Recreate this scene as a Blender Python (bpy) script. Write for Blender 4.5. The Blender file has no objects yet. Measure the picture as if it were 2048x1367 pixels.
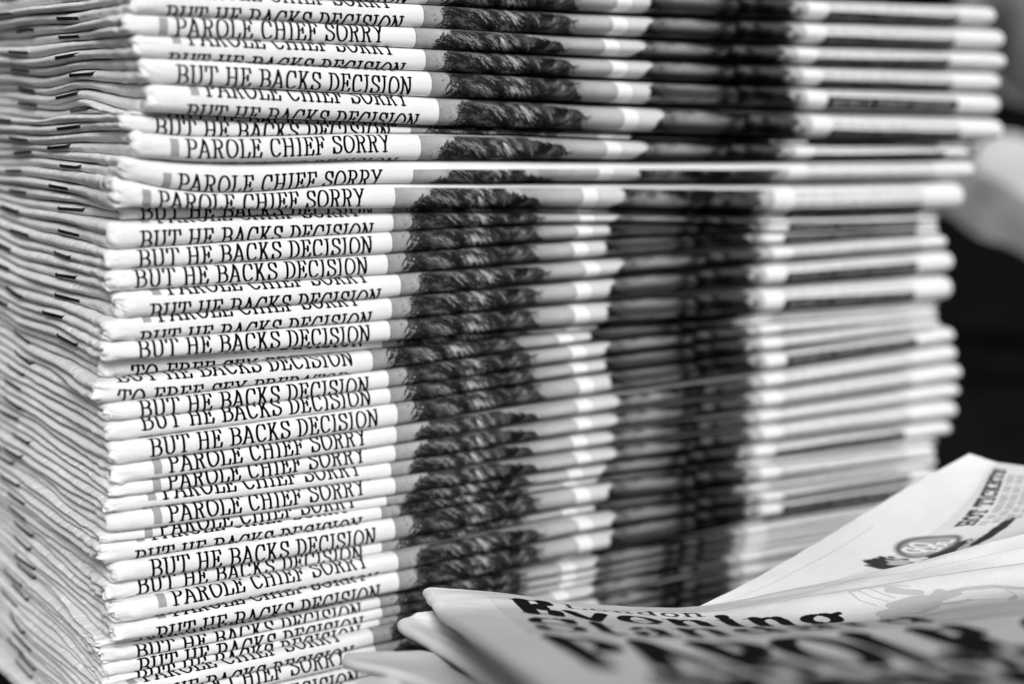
import bpy, math, random
import numpy as np
from mathutils import Vector, Matrix

# ------------------------------------------------------------------ scene, camera, light
S = bpy.context.scene
COL = S.collection
rng = np.random.default_rng(7)
random.seed(7)
MM = 0.001                                  # everything below is measured in millimetres

F = 2937.0; PITCH = math.radians(9.34); CX, CY = 1024.0, 683.5     # photograph 2048 x 1367
aR = math.radians(55.8)
FH = np.array([math.cos(aR), math.sin(aR), 0.0]); RT = np.array([math.sin(aR), -math.cos(aR), 0.0])
ZV = np.array([0, 0, 1.0])
FW = FH * math.cos(PITCH) - ZV * math.sin(PITCH); UP = FH * math.sin(PITCH) + ZV * math.cos(PITCH)
CAM = -328 * FH + 86.9 * RT

def ray(x, y): return FW + (x - CX) / F * RT - (y - CY) / F * UP
def on_y(x, y, Y=0.0):
    d = ray(x, y); return CAM + (Y - CAM[1]) / d[1] * d
def on_x(x, y, X=0.0):
    d = ray(x, y); return CAM + (X - CAM[0]) / d[0] * d
def at_depth(x, y, z): return CAM + ray(x, y) * z
def proj(P):
    q = np.asarray(P) - CAM; z = q @ FW; return CX + F * (q @ RT) / z, CY - F * (q @ UP) / z, z

cam_d = bpy.data.cameras.new('camera'); cam = bpy.data.objects.new('camera', cam_d); COL.objects.link(cam)
M = Matrix((( RT[0], UP[0], -FW[0], CAM[0] * MM), (RT[1], UP[1], -FW[1], CAM[1] * MM), (RT[2], UP[2], -FW[2], CAM[2] * MM), (0, 0, 0, 1)))
cam.matrix_world = M
cam_d.sensor_width = 36; cam_d.lens = F / 2048 * 36
cam_d.clip_start = 0.01; cam_d.clip_end = 50
cam_d.dof.use_dof = True
cam_d.dof.focus_distance = 0.353
cam_d.dof.aperture_fstop = cam_d.lens / 9.2
S.camera = cam

SUN_EL, SUN_AZ = math.radians(33), math.radians(-109)      # sun in front of the stack, a little right of the lens
sun_dir = Vector((math.cos(SUN_EL) * math.cos(SUN_AZ), math.cos(SUN_EL) * math.sin(SUN_AZ), math.sin(SUN_EL)))
W = bpy.data.worlds.new('World'); S.world = W; W.use_nodes = True
nt = W.node_tree; nt.nodes.clear()
sky = nt.nodes.new('ShaderNodeTexSky'); sky.sky_type = 'NISHITA'; sky.sun_disc = False
sky.sun_elevation = SUN_EL; sky.sun_rotation = math.atan2(sun_dir.x, sun_dir.y)
sky.dust_density = 4.0
bw = nt.nodes.new('ShaderNodeRGBToBW'); bg = nt.nodes.new('ShaderNodeBackground'); wo = nt.nodes.new('ShaderNodeOutputWorld')
bg.inputs['Strength'].default_value = 0.05
nt.links.new(sky.outputs[0], bw.inputs[0]); nt.links.new(bw.outputs[0], bg.inputs[0]); nt.links.new(bg.outputs[0], wo.inputs[0])
sd = bpy.data.lights.new('sun', 'SUN'); sd.energy = 1.5; sd.angle = math.radians(24); sd.color = (1, 1, 1)
so = bpy.data.objects.new('sun', sd); COL.objects.link(so); so.rotation_euler = sun_dir.to_track_quat('Z', 'Y').to_euler()
S.view_settings.view_transform = 'Standard'; S.view_settings.look = 'None'; S.view_settings.gamma = 1
S.view_settings.exposure = 0.84

# ------------------------------------------------------------------ lettering and print
def arc(cx, cy, rx, ry, a0, a1, n=14):
    t = np.radians(np.linspace(a0, a1, n)); return [(cx + rx * math.cos(a), cy + ry * math.sin(a)) for a in t]
def ser(x, y, h=.13): return [(x - h, y), (x + h, y)]
G = {
 'I': ([[(.2, 0), (.2, 1)], ser(.2, 0, .15), ser(.2, 1, .15)], .42),
 'B': ([[(.17, 0), (.17, 1)], [(.0, 1), (.4, 1)] + arc(.4, .76, .2, .24, 90, -90) + [(.17, .52)], [(.4, .52)] + arc(.42, .26, .23, .26, 90, -90) + [(.0, 0)]], .72),
 'U': ([[(.17, 1), (.17, .3)] + arc(.4, .3, .23, .3, 180, 360) + [(.63, 1)], ser(.17, 1, .15), ser(.63, 1, .13)], .82),
 'T': ([[(.35, 0), (.35, 1)], ser(.35, 0, .15), [(.02, .78), (.05, 1), (.65, 1), (.68, .78)]], .72),
 'H': ([[(.17, 0), (.17, 1)], [(.62, 0), (.62, 1)], [(.17, .51), (.62, .51)], ser(.17, 0), ser(.17, 1), ser(.62, 0), ser(.62, 1)], .82),
 'E': ([[(.17, 0), (.17, 1)], [(.02, 1), (.55, 1), (.57, .8)], [(.17, .52), (.42, .52)], [(.42, .64), (.42, .4)], [(.02, 0), (.57, 0), (.6, .22)]], .68),
 'F': ([[(.17, 0), (.17, 1)], [(.02, 1), (.55, 1), (.57, .78)], [(.17, .5), (.42, .5)], [(.42, .62), (.42, .38)], ser(.17, 0, .15)], .66),
 'A': ([[(.08, 0), (.36, 1)], [(.36, 1), (.64, 0)], [(.17, .33), (.55, .33)], ser(.08, 0, .11), ser(.64, 0, .12)], .76),
 'C': ([arc(.38, .5, .31, .5, 48, 318, 24), [(.6, .97), (.6, .7)]], .72),
 'K': ([[(.17, 0), (.17, 1)], ser(.17, 0), ser(.17, 1), [(.17, .38), (.57, 1)], [(.3, .56), (.62, 0)], ser(.57, 1, .11), ser(.63, 0, .12)], .78),
 'S': ([[(.53, .74), (.5, .9), (.4, .985), (.28, 1), (.16, .95), (.1, .84), (.1, .7), (.17, .6), (.3, .53), (.43, .46), (.54, .36), (.56, .22), (.5, .08), (.38, .005), (.24, .005), (.12, .08), (.07, .26)], [(.54, .97), (.54, .72)], [(.07, .03), (.07, .28)]], .64),
 'D': ([[(.17, 0), (.17, 1)], [(.02, 1), (.34, 1)] + arc(.34, .5, .29, .5, 90, -90, 20) + [(.02, 0)]], .74),
 'O': ([arc(.38, .5, .31, .5, 0, 360, 30)], .78),
 'N': ([[(.15, 0), (.15, 1)], [(.63, 0), (.63, 1)], [(.13, 1), (.63, 0)], ser(.15, 0, .13), ser(.1, 1, .09), ser(.63, 1, .13)], .8),
 'P': ([[(.17, 0), (.17, 1)], [(.02, 1), (.38, 1)] + arc(.38, .74, .21, .26, 90, -90) + [(.17, .48)], ser(.17, 0, .15)], .65),
 'R': ([[(.17, 0), (.17, 1)], [(.02, 1), (.38, 1)] + arc(.38, .75, .2, .25, 90, -90) + [(.17, .5)], [(.36, .5), (.58, 0)], ser(.17, 0, .14), [(.54, 0), (.7, 0)]], .74),
 'L': ([[(.17, 0), (.17, 1)], ser(.17, 1, .15), [(.02, 0), (.55, 0), (.58, .24)]], .64),
 'Y': ([[(.09, 1), (.36, .46)], [(.62, 1), (.36, .46)], [(.36, .46), (.36, 0)], ser(.36, 0, .14), ser(.09, 1, .11), ser(.62, 1, .11)], .74),
 'X': ([[(.1, 1), (.6, 0)], [(.6, 1), (.1, 0)], ser(.1, 1, .11), ser(.6, 1, .11), ser(.1, 0, .11), ser(.6, 0, .11)], .74),
 'V': ([[(.08, 1), (.36, 0)], [(.36, 0), (.62, 1)], ser(.08, 1, .11), ser(.62, 1, .11)], .72),
 'W': ([[(.06, 1), (.26, 0)], [(.26, 0), (.46, .9)], [(.46, .9), (.66, 0)], [(.66, 0), (.86, 1)], ser(.06, 1, .1), ser(.86, 1, .1)], .96),
 'M': ([[(.14, 0), (.14, 1)], [(.14, 1), (.44, .1)], [(.44, .1), (.74, 1)], [(.74, 0), (.74, 1)], ser(.14, 0, .12), ser(.74, 0, .13), ser(.1, 1, .09), ser(.78, 1, .09)], .92),
 'G': ([arc(.38, .5, .31, .5, 48, 350, 26), [(.6, .97), (.6, .7)], [(.62, .42), (.62, .05)], ser(.6, .44, .12)], .78),
 'v': ([[(.08, .68), (.3, 0)], [(.3, 0), (.5, .68)], ser(.08, .68, .09), ser(.5, .68, .08)], .58),
 'e': ([[(.1, .36), (.52, .36)] + arc(.31, .36, .21, .33, 10, 320, 20)], .6),
 'n': ([[(.14, 0), (.14, .68)], [(.14, .5), (.2, .62), (.32, .69), (.42, .64), (.46, .5), (.46, 0)], ser(.12, 0, .11), ser(.48, 0, .1), ser(.07, .68, .07)], .62),
 'i': ([[(.15, 0), (.15, .68)], ser(.15, 0, .11), ser(.1, .68, .07), [(.15, .88), (.15, .97)]], .32),
 'g': ([arc(.28, .45, .19, .23, 0, 360, 20), [(.42, .6), (.56, .68)], [(.2, .24), (.14, .14), (.24, .06), (.44, .02), (.5, -.1), (.4, -.22), (.2, -.23), (.08, -.14), (.16, .0)]], .6),
 't': ([[(.17, .92), (.17, .14), (.24, .02), (.36, .06)], [(.03, .68), (.34, .68)]], .4),
 'a': ([[(.1, .56), (.2, .68), (.34, .67), (.4, .55), (.4, .05), (.5, 0)], [(.4, .4), (.2, .34), (.1, .22), (.12, .06), (.24, 0), (.4, .14)]], .54),
 'd': ([arc(.27, .34, .18, .34, 0, 360, 20), [(.46, 1), (.46, 0)], ser(.41, 1, .08), ser(.5, 0, .06)], .6),
 'r': ([[(.14, 0), (.14, .68)], [(.14, .46), (.24, .64), (.38, .66)], ser(.14, 0, .12), ser(.08, .68, .07)], .44),
 'o': ([arc(.28, .34, .2, .34, 0, 360, 20)], .56),
 ' ': ([], .34), ',': ([[(.1, .05), (.04, -.15)]], .25), '.': ([[(.1, .02), (.1, .05)]], .25),
}
class Sheet:
    """a flat sheet of print: 1 = bare paper, 0 = full ink; u to the right, v down, in millimetres"""
    def __init__(s, u0, u1, v0, v1, ppm):
        s.u0, s.v0, s.ppm = u0, v0, ppm
        s.w, s.h = int((u1 - u0) * ppm), int((v1 - v0) * ppm)
        s.u1, s.v1 = u0 + s.w / ppm, v0 + s.h / ppm
        s.a = np.ones((s.h, s.w), np.float32)
    def grid(s):
        return np.meshgrid(s.u0 + (np.arange(s.w) + .5) / s.ppm, s.v0 + (np.arange(s.h) + .5) / s.ppm)
    def stroke(s, pts, thick, thin, ink, slant_ref=None):
        for (x0, y0), (x1, y1) in zip(pts[:-1], pts[1:]):
            L = math.hypot(x1 - x0, y1 - y0) or 1e-6
            w = (thin + (thick - thin) * abs(y1 - y0) / L) / 2
            m = w + 1.5 / s.ppm
            i0, i1 = int((min(x0, x1) - m - s.u0) * s.ppm), int((max(x0, x1) + m - s.u0) * s.ppm) + 2
            j0, j1 = int((min(y0, y1) - m - s.v0) * s.ppm), int((max(y0, y1) + m - s.v0) * s.ppm) + 2
            i0, j0, i1, j1 = max(i0, 0), max(j0, 0), min(i1, s.w), min(j1, s.h)
            if i0 >= i1 or j0 >= j1: continue
            X, Y = np.meshgrid(s.u0 + (np.arange(i0, i1) + .5) / s.ppm, s.v0 + (np.arange(j0, j1) + .5) / s.ppm)
            t = np.clip(((X - x0) * (x1 - x0) + (Y - y0) * (y1 - y0)) / L ** 2, 0, 1)
            d = np.hypot(X - x0 - t * (x1 - x0), Y - y0 - t * (y1 - y0))
            c = np.clip((w - d) * s.ppm + .5, 0, 1)
            sub = s.a[j0:j1, i0:i1]; sub[:] = sub * (1 - c) + ink * c
    def text(s, txt, ua, ub, vtop, cap, thick=.145, thin=.085, ink=.002, slant=0.0, track=.06):
        tot = sum(G[c][1] + track for c in txt) - track
        k = (ub - ua) / tot; x = ua
        for c in txt:
            for pl in G[c][0]:
                s.stroke([(x + px * k + slant * cap * py, vtop + cap * (1 - py)) for px, py in pl], thick * cap, thin * cap, ink)
            x += (G[c][1] + track) * k
    def rect(s, ua, ub, va, vb, val, soft=0):
        i0, i1 = max(0, int((ua - s.u0) * s.ppm)), min(s.w, int((ub - s.u0) * s.ppm))
        j0, j1 = max(0, int((va - s.v0) * s.ppm)), min(s.h, int((vb - s.v0) * s.ppm))
        s.a[j0:j1, i0:i1] = val
    def image(s, name):
        im = bpy.data.images.new(name, s.w, s.h, alpha=False, float_buffer=False)
        im.colorspace_settings.name = 'Non-Color'
        px = np.ones((s.h, s.w, 4), np.float32); px[..., :3] = np.clip(s.a[::-1, :, None], 0, 1)
        im.pixels.foreach_set(px.ravel()); im.update(); im.pack()
        return im

def vnoise(U, V, cu, cv, seed):
    """smooth value noise with cells of cu x cv"""
    r = np.random.default_rng(seed)
    tab = r.random((257, 257)).astype(np.float32)
    x, y = U / cu + 1000.3, V / cv + 1000.7
    ix, iy = np.floor(x).astype(int), np.floor(y).astype(int)
    fx, fy = x - ix, y - iy
    fx, fy = fx * fx * (3 - 2 * fx), fy * fy * (3 - 2 * fy)
    a, b = tab[iy % 256, ix % 256], tab[iy % 256, (ix + 1) % 256]
    c, d = tab[(iy + 1) % 256, ix % 256], tab[(iy + 1) % 256, (ix + 1) % 256]
    return (a * (1 - fx) + b * fx) * (1 - fy) + (c * (1 - fx) + d * fx) * fy
def sstep(a, b, x):
    t = np.clip((x - a) / (b - a), 0, 1); return t * t * (3 - 2 * t)

def front_page():
    """the strip of the front page that wraps round the fold"""
    P = Sheet(0, 300, -20, 28, 18)
    U, V = P.grid()
    tone = np.ones_like(P.a)
    # photograph 1: pale wall, dark hair across the fold
    n1 = vnoise(U, V, 5, 3, 1) * .6 + vnoise(U, V, 1.1, .8, 2) * .4
    wall = .40 + .16 * (n1 - .5) + .12 * sstep(74, 83, U) - .16 * sstep(3, 8, V) * sstep(76, 82, U) - .10 * sstep(10, 16, V)
    wall = np.where(U > 112, .42 + .10 * (n1 - .5) + .12 * sstep(115, 130, U) - .08 * sstep(4, 9, V), wall)
    fuzz = (vnoise(U + .6 * V, V, .38, 1.6, 3) - .5) * 3.6 + (vnoise(U, V, .9, .35, 4) - .5) * 2.4 + (vnoise(U, V, 4, 3, 44) - .5) * 1.8
    left = 85.5 - 6.0 * sstep(-1, 5, V) + 1.2 * sstep(8, 12, V)
    right = 106 + 12.5 * sstep(0, 4.6, V) + 3 * sstep(7, 12, V)
    fz2 = (vnoise(U - .6 * V, V * .6, .45, 1.4, 5) - .5) * 3.6 + (vnoise(U, V, 1.2, .4, 45) - .5) * 3.4
    hair = sstep(left - 2.2 + fuzz, left + 2.6 + fuzz, U) * (1 - sstep(right - 1.6 + fz2, right + 1.4 + fz2, U))
    hb = .05 + .10 * vnoise(U, V, 6, 3, 6) - .05 * sstep(2, 5.5, V) + .08 * sstep(5, 7, V) - .10 * sstep(9.5, 13, V)
    tone = wall * (1 - hair) + np.clip(hb, .012, 1) * hair
    # strands, in locks that share a tone
    r = np.random.default_rng(11)
    N = 7500
    u0 = r.uniform(76, 120, N); v0 = r.uniform(-2, 22, N)
    ang = np.radians(20 + 60 * (u0 - 80) / 38 + 22 * (vnoise(u0, v0, 9, 6, 91) - .5) + r.normal(0, 5, N)); ln = r.uniform(1.2, 4.6, N); cur = r.normal(0, .16, N)
    ang = np.where(u0 > 107, np.radians(-38 + 25 * (vnoise(u0, v0, 3, 3, 92) - .5) + r.normal(0, 8, N)), ang)
    lock = vnoise(u0 + .8 * v0, v0, 1.4, 1.0, 93) * .6 + vnoise(u0, v0, 6, 2.6, 94) * .4
    val = .004 + 1.15 * sstep(.44, .70, lock) * r.uniform(.25, 1, N) * (.40 + .7 * np.exp(-((u0 - 97) / 9) ** 2))
    val = np.where(r.random(N) < .5, .008, val)
    val = np.where(np.abs(u0 - 104.5) < 1.4, val * .35, val)
    t = np.linspace(0, 1, 90)[None]
    a = ang[:, None] + cur[:, None] * t
    uu = u0[:, None] + ln[:, None] * t * np.cos(a); vv = v0[:, None] + ln[:, None] * t * np.sin(a)
    ii = ((uu - P.u0) * P.ppm).astype(int); jj = ((vv - P.v0) * P.ppm).astype(int)
    ok = (ii > 1) & (ii < P.w - 4) & (jj > 1) & (jj < P.h - 4)
    lay = tone.copy()
    vals = np.repeat(val[:, None], 90, 1)
    I, J, VV = ii[ok], jj[ok], vals[ok]
    # dark strands may stick out past the outline, light ones stay inside
    keep = (hair[J, I] > .3) | ((VV < .05) & (hair[np.clip(J - 14, 0, P.h - 1), np.clip(I + np.where(I < (96 - P.u0) * P.ppm, 14, -16), 0, P.w - 1)] > .5) & (tone[J, I] > .1) & (((I // 7) % 3) == 0))
    I, J, VV = I[keep], J[keep], VV[keep]
    lay[J, I] = VV; lay[J, I + 1] = VV; lay[J + 1, I] = VV; lay[J + 1, I + 1] = VV; lay[J + 1, I + 2] = VV
    tone = tone * .1 + lay * .9
    # photograph 2: dark figure, from the pale shoulder on
    n2 = vnoise(U, V, 11, 3.0, 21) * .55 + vnoise(U, V, 3.5, 1.8, 22) * .3 + vnoise(U, V, .8, .7, 23) * .15
    dark = .008 + .36 * sstep(.30, .75, n2) * (1 - .8 * sstep(172, 188, U))
    dark *= (1 - .85 * sstep(4.2, 7, V) * (1 - sstep(8, 10, V)))
    edge = 146.5 - 3.2 * sstep(3.2, 6.5, V) + (vnoise(U, V, 1, 1.3, 24) - .5) * 1.0
    wall2 = sstep(196, 199.5, U + (vnoise(U, V, 2, 2, 25) - .5) * 5 - 3 * sstep(6, 9, V) )
    dark = dark * (1 - wall2) + .52 * wall2
    dark = np.where(U > 202.3, .50, dark)
    tab = .72 - .05 * vnoise(U, V, 3, 3, 26)
    k = sstep(edge - .7, edge + .7, U)
    p2 = tab * (1 - k) + dark * k
    # page furniture
    page = np.full_like(tone, .98)
    page -= .035 * sstep(.45, .8, vnoise(U, V, 9, 5, 31))
    ph1 = (U > 74) & (U < 132) & (V > 0)
    ph2 = (U > 137.5) & (U < 203.2) & (V > 0)
    out = np.where(ph1, tone, np.where(ph2, p2, page))
    # halftone screen
    a45 = math.radians(45); per = .40
    X = (U * math.cos(a45) + V * math.sin(a45)) * 2 * math.pi / per; Y = (-U * math.sin(a45) + V * math.cos(a45)) * 2 * math.pi / per
    scr = (np.cos(X) + np.cos(Y)) / 4 + .5
    ht = sstep(-.20, .20, out - scr)
    blend = np.where(ph1 | ph2, .5 * (1 - .5 * (out > .7)) * sstep(.1, .4, out), 0)
    out = out * (1 - blend) + ht * blend
    grain = rng.normal(0, .025, out.shape).astype(np.float32)
    out = np.clip(out, .002, 1); out = out + grain * np.where(ph1 | ph2, 2.2, 1) * np.clip(out * 1.3, 0, 1)
    P.a[:] = out
    # hairline frames
    for (x, t_) in ((74, .16), (132, .20), (137.5, .14)): P.rect(x - t_ / 2, x + t_ / 2 + .04, 0, 28, .25)
    P.rect(74, 132, -.08, .1, .3); P.rect(137.5, 203, -.08, .08, .45)
    # headline
    P.rect(9.3, 11.3, .1, 4.4, .42)
    P.text('PAROLE CHIEF SORRY', 12.9, 65.3, 0.0, 4.4)
    P.text('BUT HE BACKS DECISION', 8.4, 68.4, 6.5, 4.4)
    P.text('TO FREE SEX PREDATOR', 8.2, 67.6, 13.0, 4.4)
    # right-hand panel: reversed strap line and small type
    P.rect(211.5, 270.5, 6.6, 11.6, .004)
    P.text('WORLD FIRST REVIEW', 213.5, 268, 7.7, 2.4, .14, .11, .62, .22)
    r = np.random.default_rng(5)
    for v in (-7.6, -4.6, -1.6, 1.4, 4.2, 13.2, 16.2, 19.2):
        x = 212.0
        while x < 268:
            w = r.uniform(1.5, 6); 
            q = x
            while q < min(x + w, 269):
                P.stroke([(q, v), (q + r.uniform(-.2, .2), v + 1.4)], .32, .28, .36); q += .55
            x += w + .8
    P.a[:int(1.0 * P.ppm)] = .98; P.a[-int(1.0 * P.ppm):] = .98
    return P

# ------------------------------------------------------------------ materials
def new_mat(name):
    m = bpy.data.materials.new(name); m.use_nodes = True; return m, m.node_tree, m.node_tree.nodes['Principled BSDF']
def mix_mul(t, a, b, fac=1.0):
    n = t.nodes.new('ShaderNodeMix'); n.data_type = 'RGBA'; n.blend_type = 'MULTIPLY'; n.inputs[0].default_value = fac
    t.links.new(a, n.inputs[6]); t.links.new(b, n.inputs[7]); return n.outputs[2]
def newsprint(name, im=None, base=.74, creases=True):
    m, t, b = new_mat(name)
    b.inputs['Roughness'].default_value = .85; b.inputs['Specular IOR Level'].default_value = .02
    tc = t.nodes.new('ShaderNodeTexCoord')
    n1 = t.nodes.new('ShaderNodeTexNoise'); n1.inputs['Scale'].default_value = 90; n1.inputs['Detail'].default_value = 5
    n2 = t.nodes.new('ShaderNodeTexNoise'); n2.inputs['Scale'].default_value = 1800; n2.inputs['Detail'].default_value = 3
    t.links.new(tc.outputs['Object'], n1.inputs['Vector']); t.links.new(tc.outputs['Object'], n2.inputs['Vector'])
    r1 = t.nodes.new('ShaderNodeMapRange'); r1.inputs[1].default_value = .3; r1.inputs[2].default_value = .7; r1.inputs[3].default_value = base * .93; r1.inputs[4].default_value = base
    t.links.new(n1.outputs[0], r1.inputs[0])
    r2 = t.nodes.new('ShaderNodeMapRange'); r2.inputs[1].default_value = .3; r2.inputs[2].default_value = .7; r2.inputs[3].default_value = .93; r2.inputs[4].default_value = 1.0
    t.links.new(n2.outputs[0], r2.inputs[0])
    col = mix_mul(t, r1.outputs[0], r2.outputs[0])
    if im:
        uv = t.nodes.new('ShaderNodeUVMap'); uv.uv_map = 'print'
        ti = t.nodes.new('ShaderNodeTexImage'); ti.image = im; ti.extension = 'EXTEND'; ti.interpolation = 'Linear'
        t.links.new(uv.outputs[0], ti.inputs[0]); col = mix_mul(t, col, ti.outputs[0])
    bump = t.nodes.new('ShaderNodeBump'); bump.inputs['Strength'].default_value = .35; bump.inputs['Distance'].default_value = .0003
    hsum = t.nodes.new('ShaderNodeMath'); hsum.operation = 'ADD'
    n3 = t.nodes.new('ShaderNodeTexNoise'); n3.inputs['Scale'].default_value = 260; n3.inputs['Detail'].default_value = 6; n3.inputs['Distortion'].default_value = 1.2
    t.links.new(tc.outputs['Object'], n3.inputs['Vector'])
    t.links.new(n3.outputs[0], hsum.inputs[0]); hsum.inputs[1].default_value = 0
    if creases:                                       # cracked fold creases that run across the spine
        uv2 = t.nodes.new('ShaderNodeUVMap'); uv2.uv_map = 'spine'
        vo = t.nodes.new('ShaderNodeTexVoronoi'); vo.voronoi_dimensions = '2D'; vo.feature = 'DISTANCE_TO_EDGE'; vo.inputs['Scale'].default_value = 1.0
        mp = t.nodes.new('ShaderNodeMapping'); mp.inputs['Scale'].default_value = (.11, .0025, 1)
        nd = t.nodes.new('ShaderNodeTexNoise'); nd.inputs['Scale'].default_value = 260
        t.links.new(tc.outputs['Object'], nd.inputs['Vector'])
        ad = t.nodes.new('ShaderNodeVectorMath'); ad.operation = 'MULTIPLY_ADD'; ad.inputs[1].default_value = (2.2, 2.2, 0)
        t.links.new(nd.outputs['Color'], ad.inputs[0]); t.links.new(uv2.outputs[0], ad.inputs[2])
        t.links.new(ad.outputs[0], mp.inputs[0]); t.links.new(mp.outputs[0], vo.inputs['Vector'])
        cr = t.nodes.new('ShaderNodeMapRange'); cr.inputs[1].default_value = .0; cr.inputs[2].default_value = .085; cr.inputs[3].default_value = 1; cr.inputs[4].default_value = 0
        t.links.new(vo.outputs['Distance'], cr.inputs[0])
        # only within a few millimetres of the spine
        sx = t.nodes.new('ShaderNodeSeparateXYZ'); t.links.new(uv2.outputs[0], sx.inputs[0])
        near = t.nodes.new('ShaderNodeMapRange'); near.inputs[1].default_value = 1.2; near.inputs[2].default_value = 5; near.inputs[3].default_value = 1; near.inputs[4].default_value = 0
        sp = t.nodes.new('ShaderNodeAttribute'); sp.attribute_name = 'from_spine'
        t.links.new(sp.outputs['Fac'], near.inputs[0])
        mu = t.nodes.new('ShaderNodeMath'); mu.operation = 'MULTIPLY'; t.links.new(cr.outputs[0], mu.inputs[0]); t.links.new(near.outputs[0], mu.inputs[1])
        m2 = t.nodes.new('ShaderNodeMath'); m2.operation = 'MULTIPLY_ADD'; m2.inputs[1].default_value = 1.6
        t.links.new(mu.outputs[0], m2.inputs[0]); t.links.new(hsum.outputs[0], m2.inputs[2])
        t.links.new(m2.outputs[0], bump.inputs['Height'])
        mc = t.nodes.new('ShaderNodeMix'); mc.data_type = 'RGBA'; t.links.new(col, mc.inputs[6]); mc.inputs[7].default_value = (.93, .93, .93, 1)
        m3 = t.nodes.new('ShaderNodeMath'); m3.operation = 'MULTIPLY'; m3.inputs[1].default_value = .6; t.links.new(mu.outputs[0], m3.inputs[0])
        t.links.new(m3.outputs[0], mc.inputs[0]); col = mc.outputs[2]
    else:
        t.links.new(hsum.outputs[0], bump.inputs['Height'])
    t.links.new(bump.outputs[0], b.inputs['Normal'])
    t.links.new(col, b.inputs['Base Color'])
    return m
def plain(name, v, rough=.6, noise=0.0, scale=200, metal=0.0, spec=.5):
    m, t, b = new_mat(name); b.inputs['Specular IOR Level'].default_value = spec
    b.inputs['Roughness'].default_value = rough; b.inputs['Metallic'].default_value = metal
    tc = t.nodes.new('ShaderNodeTexCoord'); n = t.nodes.new('ShaderNodeTexNoise'); n.inputs['Scale'].default_value = scale; n.inputs['Detail'].default_value = 4
    t.links.new(tc.outputs['Object'], n.inputs['Vector'])
    r = t.nodes.new('ShaderNodeMapRange'); r.inputs[1].default_value = .3; r.inputs[2].default_value = .7; r.inputs[3].default_value = v * (1 - noise); r.inputs[4].default_value = v * (1 + noise)
    t.links.new(n.outputs[0], r.inputs[0]); t.links.new(r.outputs[0], b.inputs['Base Color'])
    return m

PAGE = front_page()
IM_FRONT = PAGE.image('front_page_print')
M_NEWS = newsprint('printed_newsprint', IM_FRONT, .80)
M_PLAIN = newsprint('newsprint', None, .76, creases=False)
M_STAPLE = plain('staple_wire', .035, .38, .4, 900, .6)

# ------------------------------------------------------------------ object helpers
def tag(o, label=None, cat=None, group=None, kind=None):
    if label: o['label'] = label
    if cat: o['category'] = cat
    if group: o['group'] = group
    if kind: o['kind'] = kind
def empty(name, loc):
    o = bpy.data.objects.new(name, None); COL.objects.link(o); o.location = tuple(np.array(loc) * MM); o.empty_display_size = .01; return o
def grid_mesh(name, Ps, mats, parent=None, origin=(0, 0, 0), uvs=None, spine=None, fs=None, closed=()):
    """Ps: list of (nu, nv, 3) grids in mm, joined in one mesh"""
    V = []; Fc = []; U1 = []; U2 = []; FS = []; off = 0
    for gi, P in enumerate(Ps):
        nu, nv = P.shape[:2]
        V.append((P - np.array(origin)).reshape(-1, 3))
        i, j = np.meshgrid(np.arange(nu - 1), np.arange(nv - 1), indexing='ij')
        q = np.stack([i * nv + j, (i + 1) * nv + j, (i + 1) * nv + j + 1, i * nv + j + 1], -1).reshape(-1, 4) + off
        Fc.append(q)
        U1.append((uvs[gi] if uvs else np.zeros((nu, nv, 2))).reshape(-1, 2))
        U2.append((spine[gi] if spine else np.zeros((nu, nv, 2))).reshape(-1, 2))
        FS.append((fs[gi] if fs else np.full((nu, nv), 99.)).ravel())
        off += nu * nv
    V = np.concatenate(V) * MM; Fc = np.concatenate(Fc)
    me = bpy.data.meshes.new(name)
    me.vertices.add(len(V)); me.vertices.foreach_set('co', V.astype(np.float32).ravel())
    me.loops.add(Fc.size); me.loops.foreach_set('vertex_index', Fc.astype(np.int32).ravel())
    me.polygons.add(len(Fc)); me.polygons.foreach_set('loop_start', np.arange(0, Fc.size, 4, dtype=np.int32))
    me.update(calc_edges=True)
    me.polygons.foreach_set('use_smooth', np.ones(len(Fc), bool))
    if uvs:
        l = me.uv_layers.new(name='print'); l.data.foreach_set('uv', np.concatenate(U1)[Fc.ravel()].astype(np.float32).ravel())
        l = me.uv_layers.new(name='spine'); l.data.foreach_set('uv', np.concatenate(U2)[Fc.ravel()].astype(np.float32).ravel())
        at = me.attributes.new('from_spine', 'FLOAT', 'POINT'); at.data.foreach_set('value', np.concatenate(FS).astype(np.float32))
    me.materials.append(mats)
    o = bpy.data.objects.new(name, me); COL.objects.link(o)
    if parent: o.parent = parent
    return o
def box_mesh(name, lo, hi, mat, bevel=0):
    import bmesh
    bm = bmesh.new(); bmesh.ops.create_cube(bm, size=1)
    for v in bm.verts:
        v.co = Vector([(lo[k] + hi[k]) / 2 * MM + v.co[k] * (hi[k] - lo[k]) * MM for k in range(3)])
    if bevel: bmesh.ops.bevel(bm, geom=bm.edges[:], offset=bevel * MM, segments=3, affect='EDGES')
    me = bpy.data.meshes.new(name); bm.to_mesh(me); bm.free(); me.materials.append(mat)
    o = bpy.data.objects.new(name, me); COL.objects.link(o); return o

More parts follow.
